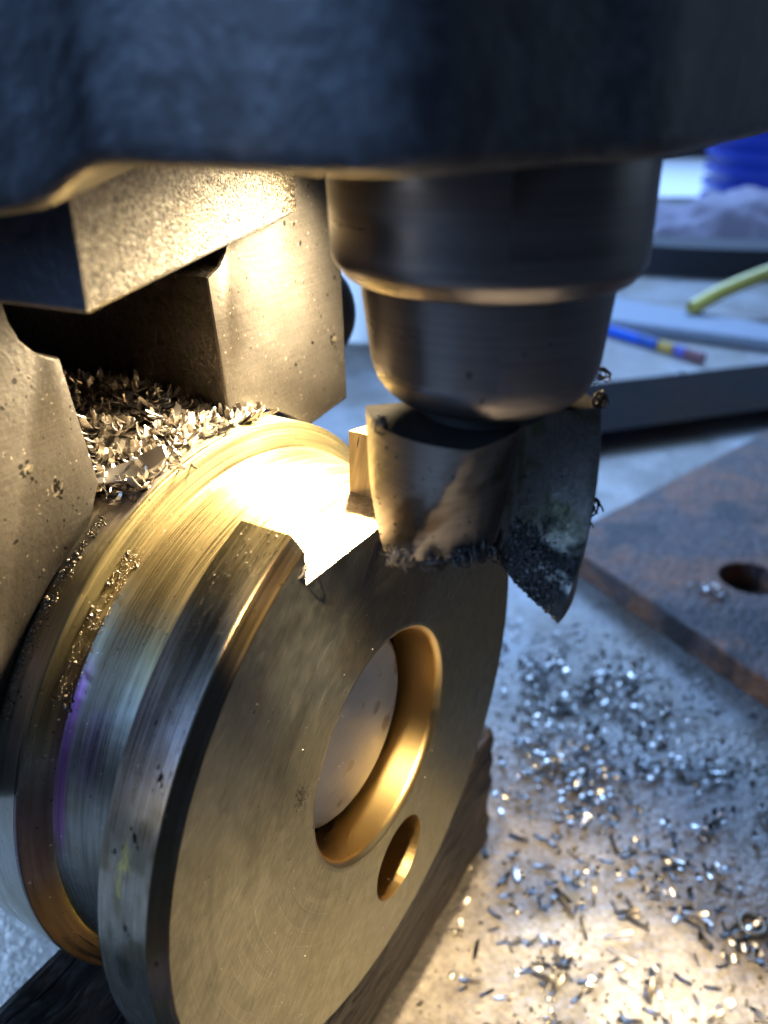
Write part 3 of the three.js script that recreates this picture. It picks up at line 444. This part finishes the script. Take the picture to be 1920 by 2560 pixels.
// ================= WOOD BLOCK UNDER THE PART =================
{
  const g = new THREE.BoxGeometry(1.31, 0.30, 0.335, 60, 12, 16), p = g.attributes.position;
  for (let i = 0; i < p.count; i++) {
    const x = p.getX(i), y = p.getY(i), z = p.getZ(i), w = vnoise(x * 14 + 50, y * 40 + z * 30 + 50, 4096, 5) - 0.5, e = (Math.abs(Math.abs(y) - 0.15) < 1e-4 ? 1 : 0) + (Math.abs(Math.abs(z) - 0.1675) < 1e-4 ? 1 : 0);
    p.setXYZ(i, x + w * 0.01, y - Math.sign(y) * (e > 1 ? 0.008 : 0) + (y > 0.149 ? w * 0.008 : 0), z - Math.sign(z) * (e > 1 ? 0.008 : 0) + w * 0.006);
  }
  g.translate(-0.18, -0.5095, -0.2225); const q = boxUV(g); q.computeVertexNormals(); q.applyMatrix4(FACE);
  tag(mesh('wood_block', q, M.wood), 'dark oil soaked grained timber block propping up the turned part', 'wood block');
}

// ================= FAR TABLE THINGS =================
function slab(name, pts, y0, y1, mat, label, category, bev = 0.008, hole = null) {
  const s = new THREE.Shape(pts.map(([x, z]) => new THREE.Vector2(x, -z)));
  if (hole) { const h = new THREE.Path(); h.absarc(hole[0], -hole[1], hole[2], 0, Math.PI * 2, true); s.holes.push(h); }
  const g = new THREE.ExtrudeGeometry(s, { depth: y1 - y0 - 2 * bev, bevelEnabled: true, bevelThickness: bev, bevelSize: bev, bevelOffset: -bev, bevelSegments: 2, curveSegments: 32 });
  g.rotateX(-Math.PI / 2); g.translate(0, y0 + bev, 0);
  return tag(mesh(name, boxUV(g), mat), label, category);
}
slab('rusty_plate', [[0.530, -1.541], [0.90, -0.845], [1.35, 0.0], [2.6, -0.6], [2.5, -3.3], [1.529, -2.435]], H + 0.004, -0.58, M.rust, 'rust stained steel plate with a round hole at the right', 'steel plate', 0.006, [1.03, -1.31, 0.085]);
slab('flat_bar', [[0.70, -2.36], [0.887, -2.435], [1.639, -2.70], [2.6, -3.02], [2.9, -3.70], [1.903, -3.358], [1.035, -3.071], [0.55, -2.91]], H + 0.06, -0.585, M.bar, 'dark flat steel bar crossing behind the cutter', 'steel bar', 0.008);
slab('bar_spacer', [[1.9, -2.95], [2.5, -3.1], [2.45, -3.35], [1.85, -3.2]], H, H + 0.06, M.dark, 'dark spacer under the flat steel bar', 'spacer', 0.004);
slab('aluminium_rail', [[0.6, -4.95], [1.341, -4.267], [2.088, -3.818], [3.4, -3.05], [3.7, -3.45], [2.226, -4.161], [1.483, -4.866], [0.7, -5.55]], H, -0.60, M.alu, 'pale bluish metal rail lying across the table behind', 'rail', 0.01);
{
  const along = V(1.521 - 1.296, 0, -3.844 + 4.185), L0 = V(1.20, 0, -4.335), ry = Math.atan2(-along.z, along.x);
  const t = thing('label_strip', [1.3, H, -4.1], 'low strip with blue, yellow and red bands before the rail', 'label strip');
  for (const [a, b, m, nm] of [[0, 0.42, std({ color: rgb(0.01, 0.12, 0.72), roughness: 0.5 }), 'blue_band'], [0.42, 0.55, std({ color: rgb(0.02, 0.10, 0.45), roughness: 0.5 }), 'dark_blue_band'], [0.56, 0.66, std({ color: rgb(0.55, 0.36, 0.08), roughness: 0.5 }), 'yellow_band'], [0.67, 0.74, std({ color: rgb(0.12, 0.12, 0.5), roughness: 0.5 }), 'violet_band'], [0.74, 0.86, std({ color: rgb(0.20, 0.09, 0.11), roughness: 0.5 }), 'red_band']]) {
    const g = new THREE.BoxGeometry(b - a - 0.004, 0.045, 0.03); g.translate((a + b) / 2, H + 0.0285, 0); g.rotateY(ry); g.translate(L0.x, 0, L0.z + 0.02); mesh(nm, g, m, t);
  }
}
{ // yellow hose
  const g = new THREE.TubeGeometry(new THREE.CatmullRomCurve3([V(1.86, -0.575, -4.42), V(2.02, -0.51, -4.5), V(2.25, -0.45, -4.62), V(2.55, -0.40, -4.8), V(3.0, -0.37, -5.1), V(3.8, -0.5, -5.3)]), 60, 0.046, 16);
  tag(mesh('yellow_hose', g, M.yellow), 'short bright yellow hose end curving in from the right', 'hose');
}
{ // cloth over a black pad
  const form = new THREE.CylinderGeometry(1, 1.05, 0.2, 64); form.scale(1.35, 1, 0.42); form.translate(3.2, H + 0.1, -6.15);
  tag(mesh('black_form', form, M.matteBlack), 'black rounded pad under the crumpled grey cloth', 'form');
  const g = new THREE.PlaneGeometry(3.2, 1.7, 90, 50); g.rotateX(-Math.PI / 2); const p = g.attributes.position;
  for (let i = 0; i < p.count; i++) { const x = p.getX(i), z = p.getZ(i), d = Math.max(Math.abs(x) / 1.6, Math.abs(z) / 0.85), f = fbm(x * 0.2 + 0.5, z * 0.2 + 0.5, 8, 4, 300); p.setXYZ(i, x * (0.94 + 0.1 * f), 0.15 + 0.13 * (x + 1.6) / 1.6 + 0.55 * (f - 0.25) - 0.12 * sst(0.5, 1, z / 0.85) - 0.16 * d ** 4 - 0.12 * sst(0.2, 0.9, z / 0.85), z * (0.9 + 0.2 * fbm(x * 0.2 + 0.5, 0.3, 8, 3, 310))); }
  g.rotateY(-0.12); g.translate(3.55, H - 0.02, -6.75); g.computeVertexNormals();
  tag(mesh('cloth', g, M.cloth), 'crumpled pale grey workshop cloth below the blue tub', 'cloth');
}
{ // blue ribbed tub
  const t = thing('blue_tub', [4.75, H, -9.6], 'deep blue ribbed plastic tub at the upper right', 'tub');
  const prof = [[0.0, 0.0], [1.06, 0.0], [1.08, 0.03], [1.08, 0.12]]; for (let i = 0; i < 5; i++) prof.push([1.0, 0.14 + i * 0.17], [1.0, 0.19 + i * 0.17], [1.08, 0.21 + i * 0.17], [1.08, 0.29 + i * 0.17]); prof.push([1.07, 0.96], [1.10, 1.0], [1.04, 1.04], [0, 1.04]);
  const g = creased(new THREE.LatheGeometry(prof.map((q) => new THREE.Vector2(...q)), 96), 25); g.translate(4.75, H, -9.6); mesh('tub_body', g, M.blueTub, t);
  const wb = new THREE.BoxGeometry(5.4, 0.02, 5.6); wb.translate(3.4, H + 0.015, -13.2);  // added flat white surface catching window light as bright background
  tag(mesh('backdrop_sheet', boxUV(wb), M.white), 'plain white sheet added as bright background left of the blue tub', 'sheet');
}
{ // pale column added for the bright gap between jaw and nose
  const prof = [[0, 0], [0.17, 0], [0.19, 0.02], [0.19, 0.62], [0.17, 0.70], [0.08, 0.80], [0.07, 0.9], [0, 0.9]];
  const g = creased(new THREE.LatheGeometry(prof.map((q) => new THREE.Vector2(...q)), 64), 30); g.translate(-0.10, H, -4.1);
  tag(mesh('pale_column', g, M.white), 'pale upright column added in the bright gap between right jaw and collet nose', 'column');
}
{ // drilled hole ring in the table
  const g = new THREE.TorusGeometry(0.021, 0.006, 12, 40); g.rotateX(Math.PI / 2); g.translate(0.647, H + 0.004, -0.268);
  tag(mesh('table_hole_rim', g, M.grit), 'small dark round rim of a hole in the table at lower right', 'hole_rim');
}

// ================= CHIPS =================
// a curled ribbon of swarf: width w, curl radius r, turned through a radians, pitch
function ribbon(len, w, th, turn, twist, seg) {
  const g = new THREE.BoxGeometry(len, th, w, seg, 1, 1), p = g.attributes.position, R = turn ? len / turn : 1e6;
  for (let i = 0; i < p.count; i++) {
    const s = p.getX(i), a = s / R, tw = twist * s / len, k = 1 - 0.35 * Math.abs(2 * s / len) ** 3; const y = p.getY(i), z = p.getZ(i) * k, yy = y * Math.cos(tw) - z * Math.sin(tw), zz = y * Math.sin(tw) + z * Math.cos(tw);
    p.setXYZ(i, Math.sin(a) * (R - yy), R - Math.cos(a) * (R - yy), zz);
  }
  g.scale(U, U, U); g.computeVertexNormals(); return g;
}
const place = (pos, rx, ry, rz, s = 1) => new THREE.Matrix4().compose(pos.clone().multiplyScalar(U), new THREE.Quaternion().setFromEuler(new THREE.Euler(rx, ry, rz)), V(s, s, s));
function swarm(name, geo, mat, mats, cols, label, category) {
  const m = new THREE.InstancedMesh(geo, mat, mats.length); m.name = numbered(name); m.castShadow = m.receiveShadow = true;
  mats.forEach((q, i) => { m.setMatrixAt(i, q); if (cols) m.setColorAt(i, cols[i]); }); scene.add(m); return tag(m, label, category, null, 'stuff');
}
const grey = (k, w = 0) => rgb(k * (1 + w), k, k * (1 - w));
{ // strewn on the table: clusters
  const cl = [[0.42, -1.05, 0.16, 72], [0.40, -0.85, 0.12, 72], [0.62, -0.72, 0.2, 52], [0.55, -0.80, 0.14, 62], [0.38, -0.66, 0.11, 92], [0.62, -0.95, 0.12, 30], [0.47, -0.56, 0.16, 56], [0.70, -0.62, 0.10, 24], [0.60, -0.45, 0.14, 36], [0.35, -0.36, 0.16, 34], [0.42, -0.2, 0.2, 40], [0.9, -1.25, 0.3, 14], [0.5, -1.5, 0.2, 11], [1.4, -3.0, 0.5, 11]];
  const sets = [[], [], []], cols = [[], [], []];
  for (const [x, z, s, n] of cl) { let hx = x, hz = z; for (let i = 0; i < n; i++) {
    if (rnd() < 0.3) { hx = x + gauss() * s * 1.1; hz = z + gauss() * s * 1.1; }
    const px = hx + gauss() * 0.05, pz = hz + gauss() * 0.05; if (P(0, 0, 1).dot(V(px, 0, pz)) < 0.02 && P(1, 0, 0).dot(V(px, 0, pz)) < 0.56) continue;
    let top = H; if (px > 0.66 + (pz + 1.4) * 0.53 && pz < -0.85 && pz > -1.8) top = -0.58;
    const k = Math.floor(rnd() * 3); sets[k].push(place(V(px, top + 0.006 + rnd() * 0.006, pz), gauss() * 0.5, rnd() * 6.3, gauss() * 0.4, rr(0.5, 1.15))); cols[k].push(grey(rnd() < (pz > -0.42 ? 0.15 : 0.45) ? rr(0.5, 0.95) : rr(0.08, 0.35), gauss() * 0.05));
  } }
  const gs = [ribbon(0.034, 0.012, 0.0016, 2.2, 0.5, 7), ribbon(0.028, 0.009, 0.0016, 3.6, 0.8, 8), ribbon(0.042, 0.007, 0.0014, 0.9, 1.2, 6)];
  gs.forEach((g, k) => swarm('metal_chips', g, M.chip, sets[k], cols[k], ['broad curled metal chips strewn over the table', 'tightly curled metal chips strewn over the table', 'straighter slivers of metal strewn over the table'][k], 'swarf'));
  const sl = [], sc = []; for (let i = 0; i < 110; i++) { const px = rr(0.10, 0.66), pz = rr(-0.46, -0.02); sl.push(place(V(px, H + 0.006, pz), gauss() * 0.2, rnd() * 6.3, gauss() * 0.2, rr(0.5, 1.1))); sc.push(grey(rnd() < 0.15 ? 0.8 : rr(0.06, 0.3), 0.08)); }
  swarm('metal_slivers', ribbon(0.040, 0.0075, 0.003, 0.5, 0.5, 6), M.chip, sl, sc, 'dark elongated metal slivers lying in the lamp light on the table', 'swarf');
  // dark crumbs ground into the table
  const cr = [], cc = []; for (let i = 0; i < 1700; i++) { const px = rr(0.05, 1.15), pz = rr(-1.15, 0.05); cr.push(place(V(px, H + 0.001, pz), rnd() * 6, rnd() * 6, rnd() * 6, rr(0.35, 1) * (rnd() < 0.1 ? 1.8 : 1))); cc.push(grey(rr(0.3, 1.2))); }
  const ic = new THREE.IcosahedronGeometry(0.0042 * U, 0); ic.scale(1.5, 0.7, 1);
  swarm('dark_crumbs', ic, M.grit, cr, cc, 'fine dark metal crumbs scattered on the table', 'swarf');
}
{ // single chips lying clear of the rest, in the lamp light at the lower right
  const spots = [[0.545, -0.118, 0.35, 0], [0.40, -0.205, -0.6, 2], [0.405, -0.245, 0.15, 2], [0.46, -0.09, 1.35, 0], [0.575, -0.035, -1.0, 2], [0.625, -0.205, 0.3, 0], [0.60, -0.10, -0.15, 0], [0.27, -0.05, -1.1, 2], [0.52, -0.33, 0.2, 1], [0.34, -0.16, 0.9, 1]];
  const gs = [ribbon(0.032, 0.013, 0.004, 0.5, 0.2, 6), ribbon(0.03, 0.011, 0.002, 2.6, 0.6, 8), ribbon(0.05, 0.008, 0.004, 0.25, 0.3, 6)];
  spots.forEach(([x, z, a, k]) => {
    const m = new THREE.Mesh(gs[k], M.chip); m.name = numbered('metal_chip'); m.castShadow = m.receiveShadow = true; m.position.set(x * U, (H + 0.0075) * U, z * U); m.rotation.set(0.15, a, 0.05);
    tag(m, 'short loose metal chip lying on the lamp lit part of the table', 'metal chip', 'loose chips in the lamp light'); scene.add(m);
  });
}
{ // heap between the jaws on the hub
  const sets = [[], [], []], cols = [[], [], []];
  for (let i = 0; i < 950; i++) {
    const n = -0.205 - 0.24 * Math.pow(rnd(), 0.9), t = rr(-0.135, 0.085), y = Math.sqrt(Math.max(0, 0.334 ** 2 - t * t)), hgt = (0.004 + 0.016 * sst(-0.22, -0.33, n)) * Math.pow(rnd(), 0.7), k = Math.floor(rnd() * 3);
    sets[k].push(place(P(t, y + hgt, n), gauss() * 0.38, rnd() * 6.3, gauss() * 0.38, rr(0.4, 1.25))); cols[k].push(grey(rnd() < 0.55 ? rr(0.8, 1.1) : rr(0.1, 0.4), 0.05));
  }
  const gs = [ribbon(0.042, 0.0085, 0.0010, 1.7, 1.0, 8), ribbon(0.040, 0.006, 0.0010, 3.6, 1.4, 10), ribbon(0.058, 0.0042, 0.0010, 0.9, 1.8, 8)];
  gs.forEach((g, k) => swarm('swarf_heap', g, M.shaving, sets[k], cols[k], ['broad bright shavings heaped on the hub between the jaws', 'curled bright shavings heaped on the hub between the jaws', 'long bright slivers heaped on the hub between the jaws'][k], 'swarf'));
  const big = ribbon(0.075, 0.022, 0.003, 0.7, 0.35, 10), m = new THREE.Mesh(big, M.chip); m.name = numbered('metal_shaving'); m.castShadow = m.receiveShadow = true; m.position.copy(P(-0.105, 0.331, -0.226).multiplyScalar(U)); m.rotation.set(0.5, 0.3, 0.25);
  tag(m, 'broad curled shaving resting on the hub beside the left jaw tip', 'metal shaving'); scene.add(m);
}
{ // grit clinging to surfaces
  const gr = [], gc = [], add = (pos, s, k, w = 0.06) => { gr.push(place(pos, rnd() * 6, rnd() * 6, rnd() * 6, s)); gc.push(grey(k, w)); };
  for (let i = 0; i < 430; i++) { const cl = 120 + 42 * Math.pow(rnd(), 1.3), a = (rnd() < 0.5 ? cl : [121, 125, 133, 145, 147][Math.floor(rnd() * 5)] + gauss() * 2.2) * Math.PI / 180, k = rnd(), r = 0.3065 + 0.015 * k; add(P(r * Math.cos(a), r * Math.sin(a), -0.1790 - 0.009 * k + 0.0008), rr(0.08, 0.28) * (rnd() < 0.06 ? 2.6 : 1), rr(0.3, 1.9)); }
  for (let i = 0; i < 260; i++) { const a = rr(112, 150) * Math.PI / 180; add(P(0.3567 * Math.cos(a), 0.3567 * Math.sin(a), rr(-0.062, -0.014)), rr(0.08, 0.24), rr(0.25, 1.6)); }
  for (let i = 0; i < 420; i++) { const a = (117 + 35 * rnd()) * Math.PI / 180; add(P(0.335 * Math.cos(a), 0.335 * Math.sin(a), -0.229 + Math.abs(gauss()) * 0.012), rr(0.12, 0.5) * (rnd() < 0.06 ? 2 : 1), rr(0.15, 1.6)); }
  for (let i = 0; i < 120; i++) add(P(rr(-0.33, 0.33), rr(-0.33, 0.28), 0.0006), rr(0.10, 0.26), rr(0.5, 4));
  swarm('bright_grit', new THREE.IcosahedronGeometry(0.0030 * U, 0), M.grit, gr, gc, 'fine glittering grit stuck to the rim grooves of the turned part', 'swarf');
  const br = [], bc = [];
  for (let i = 0; i < 1900; i++) { const v = Math.min(0.95, Math.abs(gauss()) * 0.26), d = 1 + 32 * Math.pow(rnd(), 0.8) * (1 - v * 0.6); const q = cutterPoint(d, v); br.push(place(q, rnd() * 6, rnd() * 6, rnd() * 6, rr(0.3, 1.2))); bc.push(grey(rnd() < 0.05 ? rr(1.2, 2.2) : rr(0.08, 0.45), 0)); }
  for (let i = 0; i < 60; i++) { const q = cutterPoint(rr(20, 150), rnd()); br.push(place(q, rnd() * 6, rnd() * 6, rnd() * 6, rr(0.3, 0.7))); bc.push(grey(rr(0.1, 0.5))); }
  swarm('dark_swarf', new THREE.IcosahedronGeometry(0.0019 * U, 0), M.powder, br, bc, 'black swarf dust caked on the lower right flute of the cutter', 'swarf');
}
{ // tiny curls hooked on the cutter's lower edge and corners
  const curl = mergeGeometries([new THREE.TorusGeometry(0.0048 * U, 0.0006 * U, 5, 14, 4.6)]), out = [], cc = [];
  const clump = (q, n, s, up = 0) => { for (let i = 0; i < n; i++) { out.push(place(V(q.x + gauss() * s, q.y + gauss() * s * 0.7 + up, q.z + gauss() * s * 0.6 + 0.002), rnd() * 6, rnd() * 6, rnd() * 6, rr(0.6, 1.5))); cc.push(grey(rr(0.2, 1.4), 0.05)); } };
  clump(cutterPoint(112, 0), 60, 0.008); clump(cutterPoint(74, 0), 44, 0.008); clump(cutterPoint(100, 0), 20, 0.006); clump(cutterPoint(60, 0), 26, 0.007); clump(cutterPoint(88, 0), 18, 0.008); clump(cutterPoint(40, 0), 8, 0.006);
  clump(cutterPoint(-28, 0.4), 16, 0.005); clump(cutterPoint(-34, 0.28), 8, 0.006); clump(cutterPoint(-4, 0.98), 10, 0.004, 0.008); clump(cutterPoint(-10, 1), 12, 0.005, 0.022); clump(cutterPoint(150, 0.99), 8, 0.003, 0.004);
  clump(P(-0.137, 0.30, -0.004), 12, 0.005);
  swarm('hooked_curls', curl, M.powder, out, cc, 'tiny wiry curls of swarf hooked on the cutting edges', 'swarf');
}
scene.traverse((o) => { delete o.userData.base; });
renderer.render(scene, camera);
